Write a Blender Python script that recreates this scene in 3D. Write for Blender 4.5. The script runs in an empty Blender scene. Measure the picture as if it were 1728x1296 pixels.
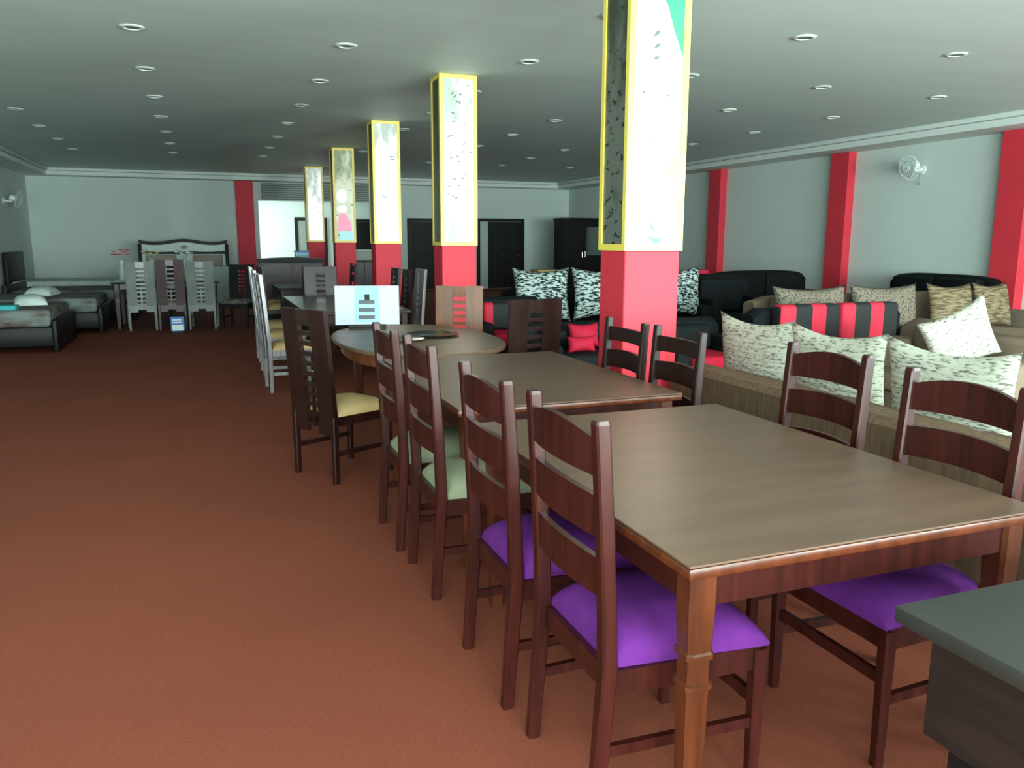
import bpy, bmesh, math, random
from mathutils import Vector, Matrix
random.seed(4)
S = bpy.context.scene
COL = S.collection
PI = math.pi

# ---------------------------------------------------------------- camera
cam_data = bpy.data.cameras.new('camera')
cam = bpy.data.objects.new('camera', cam_data)
COL.objects.link(cam)
S.camera = cam
EYE = 1.485
CX, CY = 864.0, 648.0
VY = (338.0, 403.0)
VX = (4480.0, 416.0)
FPX = math.sqrt(-((VY[0]-CX)*(VX[0]-CX) + (VY[1]-CY)*(VX[1]-CY)))
def cray(p): return Vector((p[0]-CX, -(p[1]-CY), -FPX))
ay = cray(VY).normalized()
ax = cray(VX); ax = (ax - ay*ax.dot(ay)).normalized()
az = ax.cross(ay)
rot = Matrix((ax, ay, az))
cam.matrix_world = Matrix.Translation((0, 0, EYE)) @ rot.to_4x4()
cam_data.sensor_width = 36.0
cam_data.lens = 36.0*FPX/1728.0
cam_data.clip_start = 0.05

# ---------------------------------------------------------------- world, daylight, exposure
w = bpy.data.worlds.new('daylight'); S.world = w; w.use_nodes = True
bg = w.node_tree.nodes['Background']
bg.inputs[0].default_value = (0.80, 0.95, 0.95, 1); bg.inputs[1].default_value = 2.0
S.view_settings.view_transform = 'Standard'
S.view_settings.look = 'None'
S.view_settings.gamma = 1.0
S.view_settings.use_curve_mapping = False
S.view_settings.exposure = 0.0
S.cycles.max_bounces = 8
S.cycles.diffuse_bounces = 5
S.cycles.sample_clamp_indirect = 6.0

def area(name, loc, sx, sy, power, direction, color=(0.80, 1.0, 0.97)):
    d = bpy.data.lights.new(name, 'AREA'); d.shape = 'RECTANGLE'
    d.size = sx; d.size_y = sy; d.energy = power; d.color = color
    o = bpy.data.objects.new(name, d); COL.objects.link(o)
    o.location = loc
    o.rotation_euler = Vector(direction).to_track_quat('-Z', 'Y').to_euler()
    return o
# daylight entering the glazed front behind the photographer, one per window
WIN = [(-3.4, -0.6), (0.0, 2.8), (3.4, 6.2), (6.8, 9.9)]
for k, (a, b) in enumerate(WIN):
    area('window_daylight', ((a+b)/2, -3.16, 1.65), b-a, 2.3, (620, 650, 800, 950)[k], (0.05, 1, 0.05))
area('window_daylight', (1.2, 25.05, 1.55), 1.9, 1.9, 75, (1, 0.25, 0))

# ---------------------------------------------------------------- materials
MATS = {}
def mat(name, col, rough=0.5, spec=0.5, var=0.0, vscale=(8, 8, 8), bump=0.0, bscale=60, coat=0.0, metal=0.0, sheen=0.0, emit=None, estr=0, col2=None):
    if name in MATS: return MATS[name]
    m = bpy.data.materials.new(name); m.use_nodes = True; MATS[name] = m
    nt = m.node_tree; b = nt.nodes['Principled BSDF']
    b.inputs['Base Color'].default_value = (*col, 1)
    b.inputs['Roughness'].default_value = rough
    b.inputs['Specular IOR Level'].default_value = spec
    b.inputs['Coat Weight'].default_value = coat
    b.inputs['Coat Roughness'].default_value = 0.15
    b.inputs['Metallic'].default_value = metal
    b.inputs['Sheen Weight'].default_value = sheen
    if emit:
        b.inputs['Emission Color'].default_value = (*emit, 1); b.inputs['Emission Strength'].default_value = estr
    tc = nt.nodes.new('ShaderNodeTexCoord')
    if var > 0 or col2:
        mp = nt.nodes.new('ShaderNodeMapping'); mp.inputs['Scale'].default_value = vscale
        n = nt.nodes.new('ShaderNodeTexNoise'); n.inputs['Scale'].default_value = 1.0; n.inputs['Detail'].default_value = 5
        nt.links.new(tc.outputs['Object'], mp.inputs[0]); nt.links.new(mp.outputs[0], n.inputs[0])
        r = nt.nodes.new('ShaderNodeValToRGB')
        c2 = col2 if col2 else tuple(c*(1-var) for c in col)
        c1 = col if col2 else tuple(min(1, c*(1+var)) for c in col)
        r.color_ramp.elements[0].position = 0.35; r.color_ramp.elements[1].position = 0.65
        r.color_ramp.elements[0].color = (*c2, 1); r.color_ramp.elements[1].color = (*c1, 1)
        nt.links.new(n.outputs[0], r.inputs[0]); nt.links.new(r.outputs[0], b.inputs['Base Color'])
    if bump > 0:
        n2 = nt.nodes.new('ShaderNodeTexNoise'); n2.inputs['Scale'].default_value = bscale; n2.inputs['Detail'].default_value = 3
        bp = nt.nodes.new('ShaderNodeBump'); bp.inputs['Strength'].default_value = bump; bp.inputs['Distance'].default_value = 0.01
        nt.links.new(tc.outputs['Object'], n2.inputs[0]); nt.links.new(n2.outputs[0], bp.inputs['Height'])
        nt.links.new(bp.outputs[0], b.inputs['Normal'])
    return m

M_wall = mat('painted wall', (0.60, 0.68, 0.64), 0.8, 0.2, 0.03, (0.6, 0.6, 0.6))
M_ceil = mat('painted ceiling', (0.62, 0.735, 0.70), 0.6, 0.3, 0.03, (0.4, 2.0, 1), bump=0.05, bscale=1.2)
M_band = mat('cornice plaster', (0.68, 0.74, 0.70), 0.6, 0.3)
M_red = mat('red paint', (0.62, 0.034, 0.055), 0.6, 0.3, 0.04, (2, 2, 2))
M_frame = mat('yellow frame', (0.80, 0.62, 0.10), 0.4, 0.5, emit=(0.9, 0.72, 0.2), estr=0.04)
M_wood = mat('mahogany wood', (0.030, 0.0045, 0.003), 0.32, 0.38, 0.35, (30, 30, 3), coat=0.05)
M_wood2 = mat('reddish wood', (0.072, 0.016, 0.005), 0.34, 0.4, 0.3, (25, 25, 3), coat=0.05)
M_dark = mat('dark brown wood', (0.016, 0.004, 0.003), 0.36, 0.35, 0.35, (25, 25, 3))
M_black = mat('black wood', (0.006, 0.006, 0.006), 0.45, 0.2)
M_top = mat('table top veneer', (0.095, 0.052, 0.033), 0.40, 0.42, 0.12, (2, 14, 5))
M_top2 = mat('oval table top', (0.13, 0.080, 0.048), 0.34, 0.45, 0.2, (3, 9, 5))
M_desk = mat('dark desk laminate', (0.026, 0.027, 0.024), 0.42, 0.5, 0.1, (3, 12, 5))
M_deskb = mat('dark desk side', (0.014, 0.008, 0.007), 0.45, 0.4, 0.25, (4, 4, 20))
M_purple = mat('purple velvet', (0.098, 0.016, 0.145), 0.9, 0.1, 0.12, (9, 9, 9), bump=0.15, bscale=200, sheen=0.0)
M_beige = mat('beige seat fabric', (0.44, 0.30, 0.14), 0.8, 0.2, 0.08, (9, 9, 9))
M_green = mat('sage seat fabric', (0.20, 0.21, 0.135), 0.8, 0.2, 0.1, (9, 9, 9))
M_brown = mat('brown sofa fabric', (0.115, 0.074, 0.045), 0.9, 0.15, 0.22, (60, 60, 6), bump=0.2, bscale=120)
M_taupe = mat('taupe sofa fabric', (0.17, 0.125, 0.09), 0.85, 0.15, 0.1, (6, 6, 6), bump=0.1, bscale=150)
M_blk = mat('black upholstery', (0.004, 0.006, 0.007), 0.7, 0.15, 0.2, (8, 8, 8))
M_redf = mat('red upholstery', (0.40, 0.008, 0.03), 0.7, 0.2, 0.1, (8, 8, 8))
M_white = mat('white plastic', (0.80, 0.85, 0.82), 0.4, 0.5)
M_grey = mat('grey plastic', (0.25, 0.29, 0.27), 0.4, 0.5)
M_matt = mat('grey mattress cloth', (0.20, 0.245, 0.225), 0.8, 0.15, col2=(0.09, 0.03, 0.03), vscale=(3, 9, 9))
M_sheet = mat('pale linen', (0.60, 0.68, 0.64), 0.8, 0.2, 0.1)
M_pale = mat('pale mint panel', (0.44, 0.54, 0.50), 0.35, 0.5, 0.08)
M_reflwood = mat('wood with painted reflection', (0.24, 0.22, 0.235), 0.32, 0.6, 0.25, (40, 40, 2), metal=0.3)  # bright reflection on the chair backs put into the base colour
M_glasst = mat('smoked glass top', (0.07, 0.08, 0.062), 0.2, 0.5)
M_pink = mat('pink petals', (0.65, 0.12, 0.18), 0.7)
M_leaf = mat('sage leaves', (0.25, 0.36, 0.28), 0.7)
M_blue = mat('blue tag print', (0.05, 0.20, 0.55), 0.5)
M_sky = mat('pale blue print', (0.17, 0.36, 0.46), 0.35)
M_card = mat('white card', (0.36, 0.37, 0.46), 0.35)
M_chrome = mat('bright metal', (0.8, 0.83, 0.82), 0.15, metal=1.0)
M_box = mat('cardboard', (0.30, 0.20, 0.10), 0.8)
M_vent = mat('grey louvre', (0.17, 0.20, 0.185), 0.6)
M_glass = mat('mirror glass', (0.35, 0.42, 0.41), 0.05, metal=0.9)

# carpet -----------------------------------------------------------
def carpet():
    m = bpy.data.materials.new('red brown carpet'); m.use_nodes = True
    nt = m.node_tree; b = nt.nodes['Principled BSDF']; L = nt.links
    b.inputs['Roughness'].default_value = 0.8; b.inputs['Specular IOR Level'].default_value = 0.15
    tc = nt.nodes.new('ShaderNodeTexCoord')
    def noise(scale, sc, det):
        mp = nt.nodes.new('ShaderNodeMapping'); mp.inputs['Scale'].default_value = sc
        mp.inputs['Rotation'].default_value = (0, 0, 0.35)
        n = nt.nodes.new('ShaderNodeTexNoise'); n.inputs['Scale'].default_value = scale; n.inputs['Detail'].default_value = det
        L.new(tc.outputs['Object'], mp.inputs[0]); L.new(mp.outputs[0], n.inputs[0]); return n
    fine = noise(1, (60, 260, 1), 4); big = noise(0.7, (1, 1, 1), 3)
    r = nt.nodes.new('ShaderNodeValToRGB'); r.color_ramp.elements[0].position = 0.28; r.color_ramp.elements[1].position = 0.72
    r.color_ramp.elements[0].color = (0.165, 0.040, 0.022, 1); r.color_ramp.elements[1].color = (0.225, 0.060, 0.035, 1)
    L.new(fine.outputs[0], r.inputs[0])
    mx = nt.nodes.new('ShaderNodeMix'); mx.data_type = 'RGBA'; mx.blend_type = 'MULTIPLY'; mx.inputs[0].default_value = 0.45
    r2 = nt.nodes.new('ShaderNodeValToRGB'); r2.color_ramp.elements[0].position = 0.3; r2.color_ramp.elements[1].position = 0.7
    r2.color_ramp.elements[0].color = (0.62, 0.58, 0.56, 1); r2.color_ramp.elements[1].color = (1, 1, 1, 1)
    L.new(big.outputs[0], r2.inputs[0]); L.new(r.outputs[0], mx.inputs[6]); L.new(r2.outputs[0], mx.inputs[7])
    L.new(mx.outputs[2], b.inputs['Base Color'])
    bp = nt.nodes.new('ShaderNodeBump'); bp.inputs['Strength'].default_value = 0.12; bp.inputs['Distance'].default_value = 0.003
    L.new(fine.outputs[0], bp.inputs['Height']); L.new(bp.outputs[0], b.inputs['Normal'])
    return m
M_carpet = carpet()

# woven fabric with dark flecks in rows -----------------------------
def fleck(name, light, darkc, sc, lo, hi, rough=0.9, rows=60):
    m = bpy.data.materials.new(name); m.use_nodes = True
    nt = m.node_tree; b = nt.nodes['Principled BSDF']; L = nt.links
    b.inputs['Roughness'].default_value = rough; b.inputs['Specular IOR Level'].default_value = 0.15
    tc = nt.nodes.new('ShaderNodeTexCoord'); mp = nt.nodes.new('ShaderNodeMapping'); mp.inputs['Scale'].default_value = sc
    n = nt.nodes.new('ShaderNodeTexNoise'); n.inputs['Scale'].default_value = 1; n.inputs['Detail'].default_value = 2
    L.new(tc.outputs['Object'], mp.inputs[0]); L.new(mp.outputs[0], n.inputs[0])
    r = nt.nodes.new('ShaderNodeValToRGB'); r.color_ramp.elements[0].position = lo; r.color_ramp.elements[1].position = hi
    r.color_ramp.elements[0].color = (*darkc, 1); r.color_ramp.elements[1].color = (*light, 1)
    L.new(n.outputs[0], r.inputs[0]); L.new(r.outputs[0], b.inputs['Base Color'])
    wv = nt.nodes.new('ShaderNodeTexWave'); wv.bands_direction = 'Z'; wv.inputs['Scale'].default_value = rows/6.0; wv.inputs['Distortion'].default_value = 1.5
    L.new(tc.outputs['Object'], wv.inputs[0])
    bp = nt.nodes.new('ShaderNodeBump'); bp.inputs['Strength'].default_value = 0.35; bp.inputs['Distance'].default_value = 0.006
    L.new(wv.outputs['Fac'], bp.inputs['Height']); L.new(bp.outputs[0], b.inputs['Normal'])
    return m
M_cream = fleck('cream knitted fabric', (0.43, 0.43, 0.35), (0.13, 0.13, 0.11), (26, 26, 130), 0.36, 0.48)
M_bw = fleck('black and white fabric', (0.40, 0.48, 0.46), (0.012, 0.02, 0.02), (16, 16, 52), 0.45, 0.53)
M_khaki = fleck('khaki ribbed fabric', (0.25, 0.20, 0.12), (0.10, 0.07, 0.04), (8, 8, 60), 0.4, 0.6)
M_dots = fleck('dotted taupe fabric', (0.22, 0.18, 0.13), (0.05, 0.06, 0.06), (45, 45, 60), 0.42, 0.46)

def striped():
    m = bpy.data.materials.new('red and black striped fabric'); m.use_nodes = True
    nt = m.node_tree; b = nt.nodes['Principled BSDF']; L = nt.links
    b.inputs['Roughness'].default_value = 0.75
    tc = nt.nodes.new('ShaderNodeTexCoord'); sp = nt.nodes.new('ShaderNodeSeparateXYZ'); L.new(tc.outputs['Object'], sp.inputs[0])
    a = nt.nodes.new('ShaderNodeMath'); a.operation = 'MULTIPLY'; a.inputs[1].default_value = 2.75; L.new(sp.outputs[1], a.inputs[0])
    f = nt.nodes.new('ShaderNodeMath'); f.operation = 'FRACT'; L.new(a.outputs[0], f.inputs[0])
    g = nt.nodes.new('ShaderNodeMath'); g.operation = 'GREATER_THAN'; g.inputs[1].default_value = 0.46; L.new(f.outputs[0], g.inputs[0])
    mx = nt.nodes.new('ShaderNodeMix'); mx.data_type = 'RGBA'
    mx.inputs[6].default_value = (0.50, 0.010, 0.035, 1); mx.inputs[7].default_value = (0.004, 0.006, 0.007, 1)
    L.new(g.outputs[0], mx.inputs[0]); L.new(mx.outputs[2], b.inputs['Base Color'])
    return m
M_stripe = striped()

def poster(name, seed, tint, lit=1.0, grey=(0.35, 0.42, 0.36), line=0.36):
    """printed translucent sheet: washed white ground, foliage greys above, thin dark strokes"""
    m = bpy.data.materials.new(name); m.use_nodes = True
    nt = m.node_tree; b = nt.nodes['Principled BSDF']; L = nt.links
    b.inputs['Roughness'].default_value = 0.3
    tc = nt.nodes.new('ShaderNodeTexCoord'); sp = nt.nodes.new('ShaderNodeSeparateXYZ'); L.new(tc.outputs['Object'], sp.inputs[0])
    def noise(sc, loc, det=3):
        mp = nt.nodes.new('ShaderNodeMapping'); mp.inputs['Scale'].default_value = sc; mp.inputs['Location'].default_value = loc
        n = nt.nodes.new('ShaderNodeTexNoise'); n.inputs['Scale'].default_value = 1; n.inputs['Detail'].default_value = det
        L.new(tc.outputs['Object'], mp.inputs[0]); L.new(mp.outputs[0], n.inputs[0]); return n
    n1 = noise((6, 6, 3), (seed, seed*2, 0)); n2 = noise((14, 14, 26), (seed*3, 0, seed), 2)
    hgt = nt.nodes.new('ShaderNodeMapRange'); hgt.inputs[1].default_value = 2.0; hgt.inputs[2].default_value = 3.2
    hgt.inputs[3].default_value = 0.0; hgt.inputs[4].default_value = 0.30
    L.new(sp.outputs[2], hgt.inputs[0])
    s = nt.nodes.new('ShaderNodeMath'); s.operation = 'SUBTRACT'; L.new(n1.outputs[0], s.inputs[0]); L.new(hgt.outputs[0], s.inputs[1])
    r = nt.nodes.new('ShaderNodeValToRGB'); e = r.color_ramp.elements
    e[0].position = 0.22; e[0].color = (*grey, 1); e[1].position = 0.44; e[1].color = (*tint, 1)
    L.new(s.outputs[0], r.inputs[0])
    r2 = nt.nodes.new('ShaderNodeValToRGB'); e = r2.color_ramp.elements
    e[0].position = line-0.05; e[0].color = (0.07, 0.10, 0.09, 1); e[1].position = line; e[1].color = (1, 1, 1, 1)
    L.new(n2.outputs[0], r2.inputs[0])
    mx = nt.nodes.new('ShaderNodeMix'); mx.data_type = 'RGBA'; mx.blend_type = 'MULTIPLY'; mx.inputs[0].default_value = 1
    L.new(r.outputs[0], mx.inputs[6]); L.new(r2.outputs[0], mx.inputs[7])
    L.new(mx.outputs[2], b.inputs['Base Color']); L.new(mx.outputs[2], b.inputs['Emission Color'])
    b.inputs['Emission Strength'].default_value = lit
    b.inputs['Base Color'].default_value = (0, 0, 0, 1)
    hs = nt.nodes.new('ShaderNodeMix'); hs.data_type = 'RGBA'; hs.inputs[0].default_value = 0.5; hs.inputs[7].default_value = (0.02, 0.02, 0.02, 1)
    L.new(mx.outputs[2], hs.inputs[6]); L.new(hs.outputs[2], b.inputs['Base Color'])
    return m

# ---------------------------------------------------------------- mesh helpers
class MB:
    def __init__(s): s.v = []; s.f = []; s.sm = []
    def add(s, vs, fs, smooth=False, M=None):
        o = len(s.v)
        s.v += [tuple(M @ Vector(p)) if M else tuple(p) for p in vs]
        s.f += [tuple(i+o for i in f) for f in fs]; s.sm += [smooth]*len(fs)
        return s
    def box(s, x0, x1, y0, y1, z0, z1, bev=0.0, seg=2, M=None):
        bm = bmesh.new(); bmesh.ops.create_cube(bm, size=1)
        for v in bm.verts: v.co = Vector((x0+(v.co.x+.5)*(x1-x0), y0+(v.co.y+.5)*(y1-y0), z0+(v.co.z+.5)*(z1-z0)))
        if bev > 0: bmesh.ops.bevel(bm, geom=bm.edges[:], offset=bev, segments=seg, affect='EDGES', profile=0.5)
        bm.verts.index_update()
        s.add([v.co[:] for v in bm.verts], [[v.index for v in f.verts] for f in bm.faces], bev > 0 and seg > 1, M)
        bm.free(); return s
    def loft(s, rings, smooth=False, close=True, M=None):
        """rings of equal length joined in order, ends capped"""
        n = len(rings[0]); vs = [p for r in rings for p in r]; fs = []
        for k in range(len(rings)-1):
            for i in range(n):
                j = (i+1) % n
                fs.append((k*n+i, k*n+j, (k+1)*n+j, (k+1)*n+i))
        if close:
            fs.append(tuple(range(n))[::-1]); fs.append(tuple((len(rings)-1)*n+i for i in range(n)))
        return s.add(vs, fs, smooth, M)
    def bar(s, pts, wx, wy, M=None):
        """rectangular section carried up a list of (x, y, z[, scale]) points"""
        rings = []
        for p in pts:
            k = p[3] if len(p) > 3 else 1
            a, b = wx/2*k, wy/2*k; c = min(a, b)*0.28
            rings.append([(p[0]+dx, p[1]+dy, p[2]) for dx, dy in ((-a+c, -b), (a-c, -b), (a, -b+c), (a, b-c), (a-c, b), (-a+c, b), (-a, b-c), (-a, -b+c))])
        return s.loft(rings, False, True, M)
    def lathe(s, prof, cx=0, cy=0, n=24, sx=1, sy=1, M=None):
        rings = [[(cx+r*sx*math.cos(2*PI*i/n), cy+r*sy*math.sin(2*PI*i/n), z) for i in range(n)] for r, z in prof]
        return s.loft(rings, True, True, M)
    def tube(s, pts, r, n=8, M=None):
        rings = []
        P = [Vector(p) for p in pts]
        for k, p in enumerate(P):
            t = (P[min(k+1, len(P)-1)]-P[max(k-1, 0)]).normalized()
            u = t.orthogonal().normalized(); 
            if abs(t.z) < 0.95: u = t.cross(Vector((0, 0, 1))).normalized()
            v = t.cross(u)
            rr = r[k] if isinstance(r, (list, tuple)) else r
            rings.append([tuple(p+u*rr*math.cos(2*PI*i/n)+v*rr*math.sin(2*PI*i/n)) for i in range(n)])
        return s.loft(rings, True, True, M)
    def slab(s, top, bottom, x0, x1, ys, xf=None, M=None):
        """board across y whose upper and lower outline are functions of y; xf(y) bows it"""
        rings = []
        for y in ys:
            b = xf(y) if xf else 0
            rings.append([(x0+b, y, bottom(y)), (x1+b, y, bottom(y)), (x1+b, y, top(y)), (x0+b, y, top(y))])
        return s.loft(rings, False, True, M)
    def prism(s, outline, y0, y1, M=None):
        """outline in x,z extruded along y"""
        n = len(outline)
        vs = [(x, y0, z) for x, z in outline]+[(x, y1, z) for x, z in outline]
        fs = [tuple(range(n)), tuple(range(2*n-1, n-1, -1))]+[(i, i+n, (i+1) % n+n, (i+1) % n) for i in range(n)]
        return s.add(vs, fs, False, M)
    def build(s, name, m, parent=None):
        me = bpy.data.meshes.new(name); me.from_pydata(s.v, [], s.f)
        me.polygons.foreach_set('use_smooth', s.sm)
        bm = bmesh.new(); bm.from_mesh(me); bmesh.ops.recalc_face_normals(bm, faces=bm.faces[:]); bm.to_mesh(me); bm.free()
        me.materials.append(m); me.update()
        if any(s.sm):
            try: me.set_sharp_from_angle(angle=math.radians(40))
            except Exception: pass
        o = bpy.data.objects.new(name, me); COL.objects.link(o)
        if parent: o.parent = parent
        return o
def B(*a, **k): return MB().box(*a, **k)
def lin(a, b, n): return [a+(b-a)*i/(n-1) for i in range(n)]

def tag(o, label, cat, group=None):
    o['label'] = label; o['category'] = cat
    if group: o['group'] = group
    return o
def thing(name, label, cat, loc=(0, 0, 0), rz=0, group=None):
    o = bpy.data.objects.new(name, None); COL.objects.link(o); o.empty_display_size = 0.1
    o.location = loc; o.rotation_euler = (0, 0, rz)
    return tag(o, label, cat, group)
def struct(name, mb, m, parent=None):
    o = mb.build(name, m, parent)
    if not parent: o['kind'] = 'structure'
    return o
def dup(root, loc, rz, label, group=None):
    r = root.copy(); COL.objects.link(r); r.location = loc; r.rotation_euler = (r.rotation_euler.x, r.rotation_euler.y, rz); r['label'] = label
    if group: r['group'] = group
    for ch in list(root.children):
        c = ch.copy(); COL.objects.link(c); c.parent = r
        for g in ch.children:
            d = g.copy(); COL.objects.link(d); d.parent = c
    return r
USED = set()
def place(proto, loc, rz, label, group=None):
    """first use moves the prototype itself, later uses copy it"""
    if proto.name in USED: return dup(proto, loc, rz, label, group)
    USED.add(proto.name); proto.location = loc; proto.rotation_euler.z = rz; proto['label'] = label
    if group: proto['group'] = group
    return proto

# ================================================================ the room
XL, XR, YF, YB, H = -4.0, 10.95, -3.0, 23.7, 3.2
struct('floor', B(XL, XR, YF, YB+3.1, -0.1, 0), M_carpet)
struct('ceiling', B(XL, XR, YF, YB+3.1, H, H+0.1), M_ceil)
struct('wall_left', B(XL-0.2, XL, YF-0.2, YB+0.2, 0, H), M_wall)
struct('wall_right', B(XR, XR+0.2, YF-0.2, YB+0.2, 0, H), M_wall)
# back wall with the recess opening, and door openings kept solid behind their doors
AX0, AX1, AZ = 1.55, 5.0, 2.53
struct('wall_back', B(XL, AX0, YB, YB+0.2, 0, H).box(AX1, XR, YB, YB+0.2, 0, H).box(AX0, AX1, YB, YB+0.2, AZ, H), M_wall)
RY = YB+2.9
struct('wall_recess', B(AX0-0.9, AX1+1.2, RY, RY+0.1, 0, H).box(AX1+1.1, AX1+1.2, YB+0.2, RY, 0, H)
       .box(AX0-0.9, AX0-0.8, YB+0.2, RY, 0, 0.6).box(AX0-0.9, AX0-0.8, YB+0.2, RY, 2.6, H)
       .box(AX0-0.9, AX0-0.8, YB+0.2, YB+0.4, 0.6, 2.6).box(AX0-0.9, AX0-0.8, RY-0.2, RY, 0.6, 2.6), mat('white recess paint', (0.74, 0.82, 0.76), 0.7, 0.2))
# front wall: piers between the windows
fw = MB(); xs = [XL]+[v for ab in WIN for v in ab]+[XR]
for k in range(0, len(xs), 2): fw.box(xs[k], xs[k+1], YF-0.2, YF, 0, H)
for a, b in WIN: fw.box(a, b, YF-0.2, YF, 0, 0.45); fw.box(a, b, YF-0.2, YF, 2.85, H)
struct('wall_front', fw, M_wall)
for k, (a, b) in enumerate(WIN):
    fr = MB(); t = 0.05
    fr.box(a, a+t, YF-0.12, YF-0.06, 0.45, 2.85).box(b-t, b, YF-0.12, YF-0.06, 0.45, 2.85)
    fr.box(a+t, b-t, YF-0.12, YF-0.06, 0.45, 0.5).box(a+t, b-t, YF-0.12, YF-0.06, 2.8, 2.85)
    fr.box((a+b)/2-0.025, (a+b)/2+0.025, YF-0.12, YF-0.06, 0.5, 2.8)
    struct('window_%d' % (k+1), fr, M_white)

# dropped ceiling edge (cornice): lit band, soffit
def cornice(name, mb1, mb2):
    o = struct(name, mb1, M_band)
    return o
zc = 3.03
struct('trim_1', B(10.30, XR, YF, 23.05, zc, H-0.075).box(10.24, 10.36, YF, 23.0, H-0.07, H, bev=0.01), M_band)     # right
struct('trim_2', B(XL, XR, 23.1, YB, zc, H-0.075).box(XL, XR, 23.04, 23.16, H-0.07, H, bev=0.01), M_band)          # back
struct('trim_3', B(XL, -3.45, YF, 23.05, zc, H-0.075).box(-3.51, -3.39, YF, 23.0, H-0.07, H, bev=0.01), M_band)        # left

# red pilasters
for k, y in enumerate((0.6, 4.4, 8.2, 11.6, 15.4, 19.4)):
    struct('trim_%d' % (4+k), B(10.78, XR, y, y+0.45, 0, zc, bev=0.006, seg=1), M_red)
struct('trim_10', B(0.96, 1.42, YB-0.15, YB, 0, zc, bev=0.006, seg=1), M_red)
for nm, bb in (('baseboard_right', (XR-0.02, XR, YF, YB, 0, 0.1)), ('baseboard_left', (XL, XL+0.02, YF, YB, 0, 0.1)), ('baseboard_back', (XL, 0.9, YB-0.02, YB, 0, 0.1))):
    struct(nm, B(*bb), M_dark)

# grey louvre panel above the recess
g = thing('louvre_panel', 'grey slatted louvre panel above the bright recess in the back wall', 'vent', (0, 0, 0))
B(1.65, 5.0, YB-0.03, YB, 2.56, 3.0).build('panel', M_vent, g)
sl = MB()
for i in range(7): sl.box(1.68, 4.97, YB-0.055, YB-0.03, 2.59+i*0.058, 2.617+i*0.058)
sl.build('slats', M_grey, g)

# doors: dark, built against the wall
def door(name, x0, x1, y, z1, leaf_m, parts=2, glass=None):
    fr = MB().box(x0, x0+0.09, y-0.07, y, 0, z1).box(x1-0.09, x1, y-0.07, y, 0, z1).box(x0+0.09, x1-0.09, y-0.07, y, z1-0.09, z1)
    o = struct(name, fr, M_black)
    a = x0+0.09 + (glass or 0)
    wdt = (x1-0.09-a)/parts
    for i in range(parts):
        l = MB(); p0 = a+i*wdt+0.005; p1 = a+(i+1)*wdt-0.005
        l.box(p0, p1, y-0.045, y-0.005, 0.01, z1-0.095)
        for zz in ((0.2, 0.9), (1.05, z1-0.3)):
            l.box(p0+0.09, p1-0.09, y-0.058, y-0.045, zz[0], zz[1], bev=0.006, seg=1)
        lf = l.build('door_leaf', leaf_m, o)
        MB().tube([(p1-0.06, y-0.06, 1.0), (p1-0.06, y-0.10, 1.0), (p1-0.16, y-0.10, 1.0)], 0.009).build('handle', M_chrome, lf)
    if glass:
        B(x0+0.09, a, y-0.035, y-0.01, 0.05, z1-0.1).build('ajar_gap_panel', mat('pale gap light colour', (0.42, 0.52, 0.48), 0.4), o)  # added pale panel standing in for light through the ajar door
    return o
door('door_1', 5.72, 6.72, YB, 2.1, M_black, 1)
door('door_2', 7.88, 9.42, YB, 2.12, M_black, 2, glass=0.26)
door('door_3', 2.80, 3.80, RY, 2.15, mat('grey door paint', (0.30, 0.34, 0.31), 0.5), 1)
door('door_4', 4.62, 5.40, RY, 2.12, M_black, 1)

# ---------------------------------------------------------------- ceiling lights
def make_light():
    t = thing('ceiling_light', '', 'ceiling light')
    MB().lathe([(0.065, H-0.002), (0.10, H-0.002), (0.10, H-0.006), (0.09, H-0.012), (0.07, H-0.014), (0.065, H-0.010), (0.065, H-0.002)], n=28).build('rim', M_band, t)
    MB().lathe([(0.062, H-0.001), (0.062, H-0.006), (0.03, H-0.008), (0.0, H-0.0085)], n=20).build('lamp_face', M_vent, t)
    return t
ORD = ['first', 'second', 'third', 'fourth', 'fifth', 'sixth', 'seventh', 'eighth', 'ninth']
LX = [(-2.22, 'row above the beds'), (-0.42, 'row above the aisle'), (1.33, 'row just left of columns'),
      (3.10, 'row just right of columns'), (4.93, 'second row right of columns'), (6.68, 'third row right of columns'), (8.42, 'row nearest right wall')]
lp = make_light()
for x, rn in LX:
    for k in range(8):
        y = 5.93+1.752*k
        place(lp, (x, y, 0), 0, 'round recessed ceiling light, %s from the window wall in the %s' % (ORD[k], rn), 'recessed lights in the ceiling')

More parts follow.
